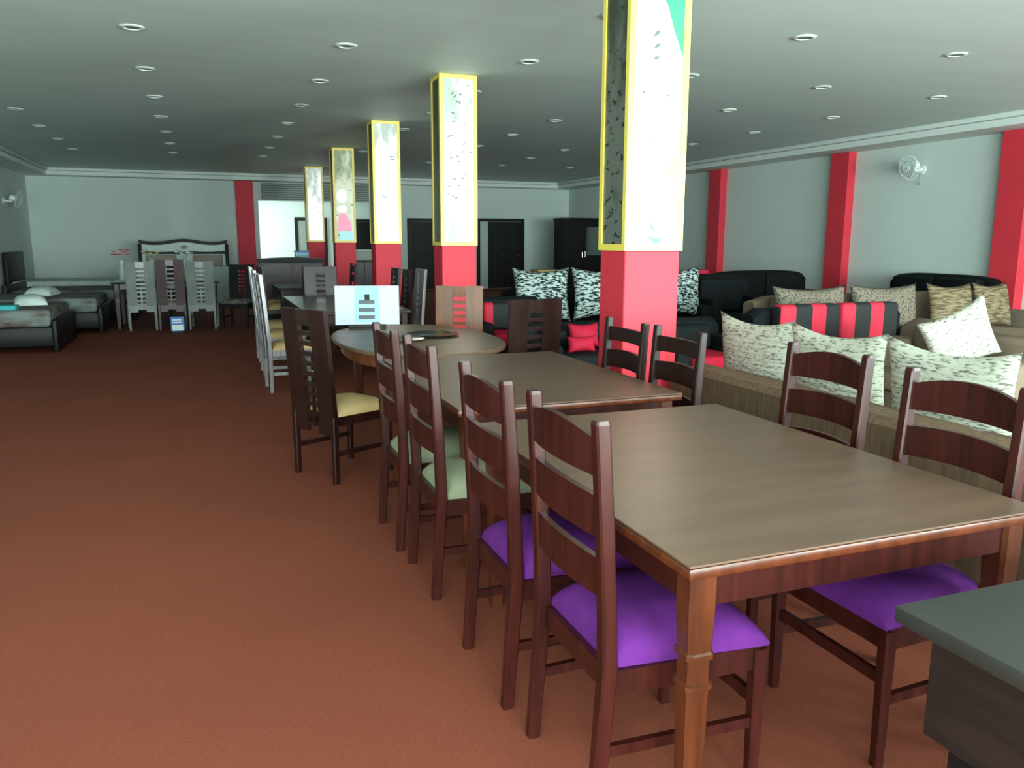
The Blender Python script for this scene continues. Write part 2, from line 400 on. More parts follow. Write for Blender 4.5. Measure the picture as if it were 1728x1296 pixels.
# ---------------------------------------------------------------- columns with picture light boxes
def column(yf, label, pm, motifs=(), side=None):
    t = thing('column', label, 'column', (2.64, yf+0.18, 0), 0, 'red columns with picture boxes')
    hw, hd = 0.195, 0.165
    B(-hw, hw, -hd, hd, 0, 1.42, bev=0.006, seg=1).box(-hw+0.02, hw-0.02, -hd+0.02, hd-0.02, 1.42, H-0.001).build('shaft', M_red, t)
    z0, z1, f = 1.42, H-0.004, 0.04
    fr = MB()
    o = 0.012
    for sx in (-1, 1):
        for sy in (-1, 1):
            xa, xb = sorted((sx*(hw+o), sx*(hw+o-f))); ya, yb = sorted((sy*(hd+o), sy*(hd+o-f)))
            fr.box(xa, xb, ya, yb, z0, z1)
    for za, zb in ((z0, z0+f), (z1-f, z1)):
        fr.box(-hw-o+f, hw+o-f, -hd-o, -hd-o+f, za, zb).box(-hw-o+f, hw+o-f, hd+o-f, hd+o, za, zb)
        fr.box(-hw-o, -hw-o+f, -hd-o+f, hd+o-f, za, zb).box(hw+o-f, hw+o, -hd-o+f, hd+o-f, za, zb)
    fr.build('picture_frame', M_frame, t)
    fp = B(-hw-o+f, hw+o-f, -hd-0.003, -hd+0.02, z0+f, z1-f).build('front_picture', pm, t); fp['label'] = 'brightly backlit picture sheet'
    sp_ = side or M_side
    B(-hw-0.003, -hw+0.02, -hd-o+f, hd+o-f, z0+f, z1-f).build('side_picture', sp_, t)
    B(hw-0.02, hw+0.003, -hd-o+f, hd+o-f, z0+f, z1-f).build('side_picture', sp_, t)
    for nm, m, shp in motifs:
        mb = MB()
        for ol in shp: mb.prism(ol, -hd-0.0045, -hd-0.0025)
        mb.build(nm, m, fp)
    return t
M_side = poster('dim side picture', 3.3, (0.22, 0.24, 0.20), 0.0, (0.03, 0.06, 0.03), 0.40)
Mm_dk = mat('dark grey print', (0.08, 0.10, 0.09), 0.4)
Mm_gn = mat('deep green print', (0.02, 0.20, 0.12), 0.4, emit=(0.02, 0.30, 0.18), estr=0.05)
Mm_te = mat('teal print', (0.05, 0.32, 0.25), 0.4, emit=(0.10, 0.55, 0.45), estr=0.1)
Mm_ol = mat('olive print', (0.28, 0.26, 0.09), 0.4, emit=(0.5, 0.46, 0.2), estr=0.1)
Mm_pk = mat('pink print', (0.55, 0.15, 0.24), 0.4, emit=(0.9, 0.30, 0.45), estr=0.55)
Mm_lb = mat('pale blue wash print', (0.25, 0.48, 0.50), 0.4, emit=(0.4, 0.8, 0.85), estr=0.45)
def blob(cx, cz, w_, h_, n=9, rnd=0.25):
    return [(cx+w_*math.cos(2*PI*i/n)*(1-rnd*random.random()), cz+h_*math.sin(2*PI*i/n)*(1-rnd*random.random())) for i in range(n)]
def stroke(x, z, l, a, t=0.004):
    c, s_ = math.cos(a), math.sin(a)
    return [(x-c*l, z-s_*l), (x+s_*t, z-c*t), (x+c*l, z+s_*l), (x-s_*t, z+c*t)]
W_ = (1.0, 1.0, 0.98)
column(4.44, 'nearest square red column, behind the second dining table, picture box running out of the frame', poster('washed out picture', 1.0, W_, 1.6, line=0.16), [
    ('green_leaf_print', Mm_gn, [[(0.0, 2.93), (0.165, 3.0), (0.165, 2.58), (0.10, 2.72), (0.05, 2.86)], [(-0.14, 3.02), (-0.02, 3.05), (-0.08, 2.95)]]),
    ('dark_stroke_print', Mm_dk, [stroke(-0.02, 2.70, 0.035, 0.7, 0.012), stroke(-0.015, 2.63, 0.035, 0.6, 0.012), stroke(-0.02, 2.56, 0.03, 0.4, 0.012), stroke(-0.05, 2.10, 0.012, 1.2, 0.004), stroke(-0.04, 2.05, 0.012, 0.1, 0.004), blob(-0.10, 2.36, 0.012, 0.01), blob(0.07, 2.35, 0.01, 0.008)]),
    ('olive_triangle_print', Mm_ol, [[(0.06, 1.91), (0.15, 2.02), (0.15, 1.83)]]),
    ('teal_print', Mm_te, [[(-0.03, 1.56), (0.03, 1.53), (-0.03, 1.60)], [(-0.05, 1.51), (0.05, 1.50), (0.06, 1.47), (0.0, 1.46)]])])
column(8.53, 'square red column second from the camera, ink sketch strokes down its bright picture', poster('inked picture', 2.2, W_, 0.95, line=0.30), [
    ('ink_stroke_print', Mm_dk, [stroke(-0.02+0.1*random.uniform(-1, 1), 1.75+1.3*random.random(), 0.03, random.uniform(-0.4, 1.4), 0.008) for _ in range(22)]),
    ('blue_wash_print', Mm_lb, [[(-0.13, 1.47), (0.0, 1.47), (-0.04, 1.62), (-0.07, 1.78), (-0.10, 1.62)]])])
column(12.15, 'third square red column, bright picture crossed by two thin dark lines', poster('pale landscape picture', 5.1, W_, 0.9, line=0.27), [
    ('dark_line_print', Mm_dk, [stroke(0.08, 2.69, 0.10, -0.06, 0.006), stroke(0.09, 2.65, 0.09, -0.1, 0.006), stroke(-0.05, 2.13, 0.10, -0.05, 0.006), stroke(-0.05, 2.10, 0.09, -0.08, 0.006)])])
column(16.0, 'fourth square red column, its picture dull green above and pink and pale blue below', poster('dull green picture', 7.7, (0.55, 0.58, 0.38), 0.6, (0.16, 0.20, 0.08), 0.34), [
    ('cream_print', mat('cream print', (0.9, 0.88, 0.7), 0.4, emit=(1, 0.95, 0.75), estr=0.9), [blob(-0.05, 2.30, 0.10, 0.14, 14, 0.1), blob(-0.05, 2.06, 0.10, 0.07, 14, 0.1)]),
    ('pink_robe_print', Mm_pk, [[(-0.11, 1.98), (0.02, 1.98), (0.10, 1.82), (0.13, 1.64), (-0.15, 1.64)]]),
    ('pale_blue_print', Mm_lb, [[(-0.10, 1.64), (0.13, 1.64), (0.15, 1.47), (-0.12, 1.47)]])])
column(20.3, 'farthest square red column in the row, with the smallest bright picture box', poster('mottled white picture', 9.4, W_, 0.85, line=0.30))

# ---------------------------------------------------------------- chairs
def cushion_mb(x0, x1, wb, wf, z0, z1, n=14):
    """domed seat pad: wb/wf half widths at the back and front"""
    vs = []; fs = []
    for side in (1, 0):
        for i in range(n+1):
            for j in range(n+1):
                u = math.sin((i/n-0.5)*PI*0.98)/math.sin(0.49*PI); v = math.sin((j/n-0.5)*PI*0.98)/math.sin(0.49*PI)
                x = x0+(x1-x0)*(math.sin(u*PI/2)+1)/2 if False else x0+(x1-x0)*(u+1)/2; hwid = wb+(wf-wb)*(u+1)/2
                d = (1-abs(u)**3.2)*(1-abs(v)**3.2)
                z = z0+(z1-z0)*(0.12+0.88*max(0, d)**0.45) if side else z0
                vs.append((x, hwid*v, z))
    N = (n+1)*(n+1)
    for s_ in (0, 1):
        for i in range(n):
            for j in range(n):
                a = s_*N+i*(n+1)+j
                fs.append((a, a+1, a+n+2, a+n+1))
    rim = [i*(n+1) for i in range(n+1)]+[n*(n+1)+j for j in range(1, n+1)]+[i*(n+1)+n for i in range(n-1, -1, -1)]+[j for j in range(n-1, 0, -1)]
    for k in range(len(rim)):
        a, b = rim[k], rim[(k+1) % len(rim)]
        fs.append((a, b, b+N, a+N))
    return MB().add(vs, fs, True)

def ladder_chair(seat_m, wood, hh=1.07, arch=0.035, name='ladder_back_chair'):
    """faces +x, origin under the middle of the back"""
    t = thing(name, '', 'chair')
    hb, hf, D = 0.205, 0.225, 0.44
    k = hh/1.07
    rake = lambda z: -0.035*max(0, (z-0.45)/0.62)**1.3 + (-0.03*(0.42-z)/0.42 if z < 0.42 else 0)
    for s_ in (-1, 1):
        pts = [(rake(z*k), s_*hb, z*k, sc) for z, sc in ((0, 0.85), (0.2, 0.95), (0.42, 1.05), (0.6, 1), (0.8, 0.97), (1.0, 0.93), (1.06, 0.93), (1.07, 0.8))]
        MB().bar(pts, 0.042, 0.040).build('rear_leg', wood, t)
        MB().bar([(D, s_*hf, 0, 0.75), (D, s_*hf, 0.42, 1.0)], 0.04, 0.04).build('front_leg', wood, t)
    ys = lin(-hb+0.015, hb-0.015, 13)
    bow = lambda y: -0.028*(1-(y/hb)**2)
    for (zb, zt, ar) in ((0.93, 1.015, arch), (0.775, 0.875, 0.012), (0.62, 0.715, 0.012)):
        x = rake((zb+zt)/2*k)
        MB().slab(lambda y: (zt+ar*(1-(y/hb)**2))*k, lambda y: (zb+0.006*(1-(y/hb)**2))*k, x-0.009, x+0.009, ys, bow).build('back_slat', wood, t)
    sf = MB().box(0.0, 0.022, -hb+0.015, hb-0.015, 0.36, 0.425).box(D-0.012, D+0.012, -hf+0.018, hf-0.018, 0.36, 0.425)
    for s_ in (-1, 1):
        sf.loft([[(0.01, s_*hb-0.01, 0.36), (0.01, s_*hb+0.01, 0.36), (0.01, s_*hb+0.01, 0.425), (0.01, s_*hb-0.01, 0.425)],
                 [(D, s_*hf-0.01, 0.36), (D, s_*hf+0.01, 0.36), (D, s_*hf+0.01, 0.425), (D, s_*hf-0.01, 0.425)]])
    sf.build('seat_frame', wood, t)
    cu = cushion_mb(-0.015+0.035, D+0.025, hb-0.005, hf+0.015, 0.426, 0.525, n=16).build('seat_cushion', seat_m, t)
    for s_ in (-1, 1):
        MB().loft([[(0.0, s_*hb-0.009, 0.19), (0.0, s_*hb+0.009, 0.19), (0.0, s_*hb+0.009, 0.22), (0.0, s_*hb-0.009, 0.22)],
                   [(D, s_*hf-0.009, 0.19), (D, s_*hf+0.009, 0.19), (D, s_*hf+0.009, 0.22), (D, s_*hf-0.009, 0.22)]]).build('stretcher', wood, t)
    B(D-0.009, D+0.009, -hf+0.018, hf-0.018, 0.25, 0.285).build('stretcher', wood, t)
    return t

def panel_chair(seat_m, wood, hh=1.07, name='panel_back_chair', slots=True):
    """tall solid back with a pierced centre strip; faces +x"""
    t = thing(name, '', 'chair')
    hb, D = 0.215, 0.43
    xr = lambda z: -0.05*max(0, (z-0.40)/0.65)**1.2
    for s_ in (-1, 1):
        MB().bar([(-0.0, s_*(hb-0.018), 0, 0.8), (0.0, s_*(hb-0.018), 0.42, 1.0)], 0.042, 0.042).build('rear_leg', wood, t)
        MB().bar([(D, s_*(hb-0.01), 0, 0.75), (D, s_*(hb-0.01), 0.41, 1.0)], 0.042, 0.042).build('front_leg', wood, t)
        rings = []
        for z in lin(0.30, hh, 9):
            x = xr(z); y0, y1 = (s_*0.062, s_*hb) if s_ > 0 else (-hb, -0.062)
            rings.append([(x-0.016, y0, z), (x+0.016, y0, z), (x+0.016, y1, z), (x-0.016, y1, z)])
        MB().loft(rings).build('back_board', wood, t)
    rg = MB()
    nz = 11
    for i in range(nz):
        z = 0.34+(hh-0.10-0.34)*i/(nz-1); x = xr(z)
        rg.box(x-0.010, x+0.010, -0.064, 0.064, z, z+0.028)
    x = xr(hh-0.04)
    rg.box(x-0.014, x+0.014, -0.064, 0.064, hh-0.07, hh-0.005)
    rg.box(-0.006, 0.006, -0.012, 0.012, 0.34, 0.66)
    rg.build('fretwork_strip', wood, t)
    B(0.016, D+0.012, -hb+0.02, hb-0.02, 0.355, 0.415).build('seat_frame', wood, t)
    cushion_mb(0.022, D+0.03, hb-0.01, hb+0.005, 0.416, 0.49).build('seat_cushion', seat_m, t)
    for s_ in (-1, 1): B(0.0, D, s_*(hb-0.018)-0.009, s_*(hb-0.018)+0.009, 0.17, 0.20).build('stretcher', wood, t)
    return t

G1 = 'ladder back chairs around the two brown tables'
cA = ladder_chair(M_purple, M_wood)
XB = 0.885
place(cA, (XB, 1.85, 0), 0, 'mahogany ladder back chair with purple seat, left of nearest table, closest to the camera', G1)
place(cA, (XB-0.02, 2.43, 0), 0, 'mahogany ladder back chair with purple seat, left of nearest table, farther of its pair', G1)
place(cA, (2.25, 2.49, 0), PI, 'mahogany ladder back chair on the sofa side of the nearest table, farther from the camera', G1)
place(cA, (2.165, 1.80, 0), PI, 'mahogany ladder back chair on sofa side of the nearest table, above the dark desk corner', G1)
cS = ladder_chair(M_green, M_wood)
place(cS, (XB-0.02, 3.28, 0), 0, 'mahogany ladder back chair with sage green seat, left of the second table, nearer one', G1)
place(cS, (XB-0.04, 3.86, 0), 0, 'mahogany ladder back chair with sage green seat, left of second table, farther one', G1)
cE = ladder_chair(M_green, M_dark, hh=1.045, arch=0.0)
place(cE, (2.205, 3.49, 0), PI, 'dark straight railed ladder back chair at second table, in front of the red column', G1)
place(cE, (2.18, 3.99, 0), PI, 'dark straight railed ladder back chair at second table, farther of two by the red column', G1)

# ---------------------------------------------------------------- rectangular tables
def dining_table(x0, x1, y0, y1, label, topm, wood, group=None, zt=0.76, leg=0.075):
    t = thing('dining_table', label, 'table', ((x0+x1)/2, (y0+y1)/2, 0), 0, group)
    a, b = (x1-x0)/2, (y1-y0)/2
    B(-a, a, -b, b, zt-0.006, zt, bev=0.002, seg=1).build('tabletop', topm, t)
    B(-a, a, -b, b, zt-0.036, zt-0.0062, bev=0.008).build('top_edging', wood, t)
    i = 0.03
    ap = MB().box(-a+i+leg, a-i-leg, -b+i+0.012, -b+i+0.034, zt-0.125, zt-0.036).box(-a+i+leg, a-i-leg, b-i-0.034, b-i-0.012, zt-0.125, zt-0.036)
    ap.box(-a+i+0.012, -a+i+0.034, -b+i+leg, b-i-leg, zt-0.125, zt-0.036).box(a-i-0.034, a-i-0.012, -b+i+leg, b-i-leg, zt-0.125, zt-0.036)
    ap.build('apron', M_wood, t)
    for sx in (-1, 1):
        for sy in (-1, 1):
            x = sx*(a-i-leg/2); y = sy*(b-i-leg/2)
            MB().bar([(x, y, 0, 0.68), (x, y, 0.42, 0.86), (x, y, 0.425, 1.02), (x, y, 0.437, 1.02), (x, y, 0.44, 0.84), (x, y, 0.50, 0.84),
                      (x, y, 0.503, 1.02), (x, y, 0.515, 1.02), (x, y, 0.52, 0.90), (x, y, 0.62, 1.0), (x, y, zt-0.036, 1.0)], leg, leg).build('leg', wood, t)
    return t
dining_table(0.985, 2.13, 1.455, 3.0, 'large brown topped dining table with orange brown legs, nearest the camera', M_top, M_wood2)
dining_table(1.0, 2.13, 3.27, 4.85, 'brown topped dining table between the nearest table and the oval table', M_top, M_wood2)

# oval table
t = thing('oval_dining_table', 'oval dining table with orange brown rim, in front of the second red column', 'table', (1.47, 5.90, 0))
def oval(a, b, z0, z1, n=48, e=2.35, bev=0.008):
    def ring(k, z): return [(math.copysign(abs(math.cos(q))**(2/e), math.cos(q))*(a-k), math.copysign(abs(math.sin(q))**(2/e), math.sin(q))*(b-k), z) for q in [2*PI*i/n for i in range(n)]]
    return MB().loft([ring(bev, z0), ring(0, z0+bev), ring(0, z1-bev), ring(bev, z1)], True)
oval(0.60, 0.96, 0.728, 0.76).build('tabletop', M_top2, t)
oval(0.53, 0.88, 0.64, 0.7278, bev=0.003).build('apron', mat('orange brown rim wood', (0.17, 0.045, 0.012), 0.3, 0.5, 0.25, (10, 10, 10)), t)
for sx in (-1, 1):
    for sy in (-1, 1):
        MB().bar([(sx*0.33, sy*0.6, 0, 0.7), (sx*0.33, sy*0.6, 0.64, 1)], 0.075, 0.075).build('leg', M_wood2, t)
M_tray = mat('dark glazed dish', (0.02, 0.025, 0.02), 0.1)
tag(MB().lathe([(0.0, 0.761), (0.16, 0.761), (0.20, 0.775), (0.205, 0.778), (0.19, 0.777), (0.15, 0.768), (0, 0.767)], 1.62, 5.95, 32).build('serving_dish', M_tray), 'dark shallow dish lying on the oval table top', 'dish')
tag(MB().lathe([(0.0, 0.761), (0.09, 0.761), (0.13, 0.773), (0.132, 0.776), (0.10, 0.767), (0, 0.766)], 1.36, 5.72, 28).build('glass_plate', M_chrome), 'shiny pale plate on the oval table beside the dark dish', 'plate')

cW = panel_chair(M_beige, M_dark)
GP = 'panel back chairs around the oval table'
place(cW, (0.60, 5.02, 0), 0.50, 'dark pierced panel back chair with beige seat, at left side of the oval table', GP)
place(cW, (2.20, 5.36, 0), PI/2+0.15, 'dark pierced panel back chair at the right side of the oval table', GP)
cX = panel_chair(M_beige, mat('orange lacquered wood', (0.15, 0.042, 0.012), 0.3, 0.5, 0.25, (20, 20, 3)))
place(cX, (2.16, 7.02, 0), -PI/2-0.45, 'orange brown pierced panel back chair at the far end of the oval table', GP)

# display card on the oval table
t = thing('display_card', 'white and pale blue printed display card standing on the oval table', 'display card', (1.25, 6.62, 0.761), -0.2)
tl = Matrix.Rotation(-0.12, 4, 'X')
B(-0.26, 0.26, -0.008, 0.008, 0.03, 0.35, M=tl).build('board', M_card, t)
B(-0.10, 0.10, -0.012, -0.0085, 0.05, 0.345, M=tl).build('blue_strip', M_sky, t)
pm = MB()
for z in (0.075, 0.135, 0.20): pm.box(-0.07, 0.06, -0.0155, -0.0125, z, z+0.032, M=tl)
pm.build('printed_chairs', mat('dark slate print', (0.04, 0.05, 0.06), 0.5), t)
B(-0.15, 0.15, -0.05, 0.12, 0, 0.012).box(-0.15, 0.15, -0.02, 0.02, 0.012, 0.034).build('foot', M_black, t)
B(-0.02, 0.02, 0.012, 0.02, 0.01, 0.28).build('prop', M_black, t)

# dark desk at lower right
t = thing('desk', 'dark desk with thick grey brown top cut off by the right lower corner', 'desk', (1.26, 0, 0))
B(0, 1.30, 0.25, 1.14, 0.73, 0.765, bev=0.004).build('desktop', M_desk, t)
B(0.05, 1.25, 0.30, 1.09, 0.50, 0.7298, bev=0.003, seg=1).build('frieze', M_deskb, t)
for a in (0.08, 1.17):
    B(a, a+0.05, 0.34, 1.05, 0.0, 0.4998).build('side_panel', M_black, t)
for k in (0, 1):
    dr = B(0.10+k*0.56, 0.62+k*0.56, 1.09, 1.105, 0.53, 0.71, bev=0.003, seg=1).build('drawer_front', M_deskb, t)
    MB().tube([(0.30+k*0.56, 1.105, 0.62), (0.30+k*0.56, 1.13, 0.62), (0.42+k*0.56, 1.13, 0.62), (0.42+k*0.56, 1.105, 0.62)], 0.006).build('handle', M_chrome, dr)

# ---------------------------------------------------------------- sofas (face +x, width along y, origin under the middle of the back)
def sofa(name, label, loc, rz, Wd, D=0.92, bh=0.76, ah=0.58, sh=0.42, body=M_brown, seatm=None, backm=None, n=3, arms=(1, 1), armw=0.18, group=None, cat='sofa', rise=0.0, bt=0.2, padh=None):
    t = thing(name, label, cat, loc, rz, group)
    seatm = seatm or body; backm = backm or body
    h = Wd/2
    B(0.03, D-0.04, -h+0.03, h-0.03, 0.07, 0.28, bev=0.02).build('base', body, t)
    ys = lin(-h, h, 17)
    bk = MB()
    rings = []
    for y in ys:
        e = abs(y)/h; top = bh+rise*(1-e**4)
        if e > 0.9: top -= 0.06*((e-0.9)/0.1)**2
        rings.append([(0.0, y, 0.07), (bt, y, 0.07), (bt, y, top-0.04), (bt-0.03, y, top-0.008), (bt*0.5, y, top), (0.03, y, top-0.01), (0.0, y, top-0.045)])
    bk.loft(rings, True); bk.build('backrest', body, t)
    y0 = -h; y1 = h
    if arms[0]:
        B(bt+0.002, D, -h, -h+armw, 0.07, ah, bev=0.05, seg=4).build('arm', body, t); y0 += armw
    if arms[1]:
        B(bt+0.002, D, h-armw, h, 0.07, ah, bev=0.05, seg=4).build('arm', body, t); y1 -= armw
    wd = (y1-y0)/n
    for k in range(n):
        a = y0+k*wd
        B(bt+0.005, D+0.01, a+0.004, a+wd-0.004, 0.282, sh, bev=0.035, seg=4).build('seat_cushion', seatm, t)
        B(bt+0.004, bt+0.17, a+0.008, a+wd-0.008, sh+0.002, padh or (bh+rise-0.05), bev=0.045, seg=4).build('back_cushion', backm, t)
    for sx in (0.08, D-0.1):
        for sy in (-h+0.09, h-0.09):
            MB().lathe([(0.022, 0), (0.03, 0.07)], sx, sy, 10).build('foot', M_black, t)
    return t

PW = {}
def pillow(name, label, m, loc, size, thick, face, lean=0.2, roll=0.0, group=None, z_rest=None):
    """upright scatter cushion; face = direction angle of its front, stands with its lower edge at loc"""
    key = (size, thick, m.name)
    if key not in PW:
        n = 16; vs = []; fs = []
        sw, sh_ = size
        for side in (1, -1):
            for i in range(n+1):
                for j in range(n+1):
                    u = i/n*2-1; v = j/n*2-1
                    d = max(0, (1-u*u)*(1-v*v))**0.42
                    pin = 1-0.10*(1-v*v); pin2 = 1-0.19*(1-u*u)
                    vs.append((side*thick/2*d, sw/2*u*pin, sh_/2+sh_/2*v*pin2))
        N = (n+1)**2
        for s_ in (0, 1):
            for i in range(n):
                for j in range(n):
                    a = s_*N+i*(n+1)+j
                    q = (a, a+1, a+n+2, a+n+1)
                    fs.append(q if s_ else q[::-1])
        PW[key] = MB().add(vs, fs, True)
        o = PW[key].build(name, m); bmw = bmesh.new(); bmw.from_mesh(o.data)
        bmesh.ops.remove_doubles(bmw, verts=bmw.verts[:], dist=0.0005); bmesh.ops.recalc_face_normals(bmw, faces=bmw.faces[:]); bmw.to_mesh(o.data); bmw.free()
        for p in o.data.polygons: p.use_smooth = True
        PW[key] = o
    else:
        o = PW[key].copy(); COL.objects.link(o)
    o.matrix_world = Matrix.Translation(loc) @ Matrix.Rotation(face, 4, 'Z') @ Matrix.Rotation(-lean, 4, 'Y') @ Matrix.Rotation(roll, 4, 'X')
    return tag(o, label, 'cushion', group)

# brown sofa whose back faces the tables; it faces +x
sofa('sofa', 'brown tweed sofa with its back turned to the dining tables, cream cushions along it', (2.72, 2.85, 0), 0, 2.95, D=0.95, bh=0.74, ah=0.60, n=3, body=M_brown, padh=0.70)
GC = 'cream cushions on the brown sofa'
for k, (y, sz, zz, rl, lab) in enumerate(((4.12, 0.62, 0.42, 0.0, 'cream knitted cushion at the far end of the brown sofa, beside the red column'),
                            (3.42, 0.62, 0.42, 0.0, 'cream knitted cushion in the middle of the brown sofa back'),
                            (2.70, 0.64, 0.42, 0.0, 'cream knitted cushion on the brown sofa, directly behind the chair farther from the camera'),
                            (1.94, 0.64, 0.42, 0.0, 'cream knitted cushion on the brown sofa, cut by the right edge of the photo'))):
    pillow('cushion', lab, M_cream, (3.245-0.01*k, y, zz+0.002), (0.72, 0.61), 0.17, 0.0, lean=0.10, roll=rl, group=GC)

# red and black striped sofa, facing the camera side
sofa('striped_sofa', 'black sofa with red and black striped back, behind the cream cushions', (5.85, 6.6, 0), -PI/2, 1.85, D=0.85, bh=0.84, ah=0.6, n=2, body=M_blk, seatm=M_redf, backm=M_stripe, padh=0.88)
# taupe corner group
sofa('taupe_sofa', 'long taupe sofa loaded with patterned cushions near the right wall', (7.95, 8.0, 0), -PI/2, 3.9, D=0.95, bh=0.84, ah=0.62, n=4, body=M_taupe, seatm=M_taupe, backm=M_taupe, padh=0.86)
GD = 'cushions on the taupe sofa'
pillow('cushion', 'rounded dotted taupe cushion at the left end of the taupe sofa', M_dots, (6.52, 7.42, 0.425), (1.05, 0.56), 0.30, -PI/2, 0.12, group=GD)
pillow('cushion', 'dotted taupe cushion in the middle of the taupe sofa, left of the ribbed ones', M_dots, (7.62, 7.42, 0.425), (1.05, 0.56), 0.30, -PI/2, 0.12, group=GD)
pillow('cushion', 'khaki ribbed cushion leaning beside the dotted cushion on the taupe sofa', M_khaki, (8.42, 7.15, 0.425), (0.66, 0.58), 0.2, -PI/2-0.1, 0.22, group=GD)
pillow('cushion', 'khaki ribbed cushion at the right end of the taupe sofa', M_khaki, (9.12, 7.15, 0.425), (0.66, 0.58), 0.2, -PI/2+0.1, 0.22, group=GD)
sofa('taupe_loveseat', 'taupe two seat sofa with thick rolled arms at the right edge, behind the brown sofa', (6.15, 4.75, 0), PI, 1.7, D=1.0, bh=0.80, ah=0.64, n=2, body=M_taupe, armw=0.28, cat='sofa')
pillow('cushion', 'cream knitted cushion pointing up on its own, behind the other cream cushions', M_cream, (5.42, 4.42, 0.53), (0.60, 0.50), 0.16, -PI/2-0.2, 0.05, roll=0.4, group='cream cushions on the brown sofa')
# black sofas by the right wall
sofa('black_sofa', 'black sofa with a high wide back, left of the middle red pilaster', (9.35, 12.2, 0), -PI/2, 2.0, D=0.95, bh=0.90, ah=0.62, n=2, body=M_blk, rise=0.06, arms=(1, 1))
sofa('black_sofa', 'black high backed sofa against the right wall beneath the wall fan', (10.62, 9.15, 0), PI, 1.0+0.9, D=0.95, bh=0.94, ah=0.62, n=2, body=M_blk, rise=0.06)
sofa('black_armchair', 'black armchair just right of the nearest red column, red throw on its back', (7.3, 10.6, 0), -PI/2, 1.15, D=0.95, bh=0.92, ah=0.66, n=1, body=M_blk, cat='armchair', rise=0.06)
tag(B(6.78, 7.12, 10.36, 10.62, 0.985, 1.05, bev=0.02, seg=3).build('folded_throw', M_redf), 'red folded throw lying over the back of the black armchair right of the nearest column', 'throw')
sofa('red_armchair', 'black armchair with bright red seat, low between cream cushion and nearest red column', (4.44, 7.1, 0), -PI/2, 0.9, D=0.85, bh=0.72, ah=0.56, n=1, body=M_blk, seatm=M_redf, backm=M_blk, cat='armchair')
sofa('black_armchair', 'black armchair holding two red cushions, just left of the nearest red column', (3.40, 7.6, 0), -PI/2, 0.95, D=0.85, bh=0.66, ah=0.52, n=1, body=M_blk, seatm=M_blk, backm=M_blk, cat='armchair')
pillow('cushion', 'red cushion standing on the black armchair left of the nearest column', M_redf, (3.50, 7.15, 0.425), (0.34, 0.26), 0.14, -PI/2, 0.2)
pillow('cushion', 'small red cushion in front of the other red one, low left of the nearest column', M_redf, (3.35, 6.90, 0.425), (0.30, 0.16), 0.12, -PI/2, 0.2)
sofa('striped_armchair', 'red and black striped armchair right of the second red column', (3.40, 9.40, 0), -PI/2, 1.0, D=0.80, bh=0.80, ah=0.55, n=1, body=M_blk, seatm=M_redf, backm=M_stripe, cat='armchair')
sofa('black_sofa', 'long black sofa with black and white cushions, behind the nearest red column', (5.20, 10.4, 0), -PI/2, 2.8, D=0.95, bh=0.86, ah=0.6, n=3, body=M_blk)
GB = 'black and white cushions on the long black sofa'
for x, lab in ((4.10, 'black and white mottled cushion at the left end of the long black sofa'), (4.93, 'black and white mottled cushion second along the long black sofa'), (6.12, 'black and white mottled cushion on the long black sofa, right of the nearest column')):
    pillow('cushion', lab, M_bw, (x, 9.62, 0.425), (0.80, 0.72), 0.2, -PI/2, 0.12, group=GB)
tag(B(4.50, 4.85, 10.75, 11.05, 0.0, 1.06, bev=0.004).build('carton', M_box), 'tall brown cardboard carton behind the black and white cushions', 'carton')

# wardrobe in the far right corner
t = thing('wardrobe', 'black wardrobe in the far right corner, mirror strip on its door', 'wardrobe', (9.62, 21.2, 0))
B(0, 1.3, 0, 0.6, 0.0, 2.03).build('carcass', M_black, t)
B(-0.03, 1.33, -0.05, 0.62, 2.03, 2.1, bev=0.01).build('cornice', M_black, t)
for k in range(2):
    d = B(0.02+k*0.64, 0.64+k*0.64, -0.022, -0.001, 0.08, 2.0).box(0.10+k*0.64, 0.56+k*0.64, -0.032, -0.022, 0.2, 0.9, bev=0.004, seg=1).build('wardrobe_door', M_black, t)
    if k == 1: B(0.74, 1.22, -0.03, -0.0225, 1.05, 1.85).build('mirror', M_glass, d)
    MB().tube([(0.60+k*0.09, -0.022, 1.0), (0.60+k*0.09, -0.05, 1.0), (0.60+k*0.09, -0.05, 1.15), (0.60+k*0.09, -0.022, 1.15)], 0.007).build('handle', M_chrome, d)

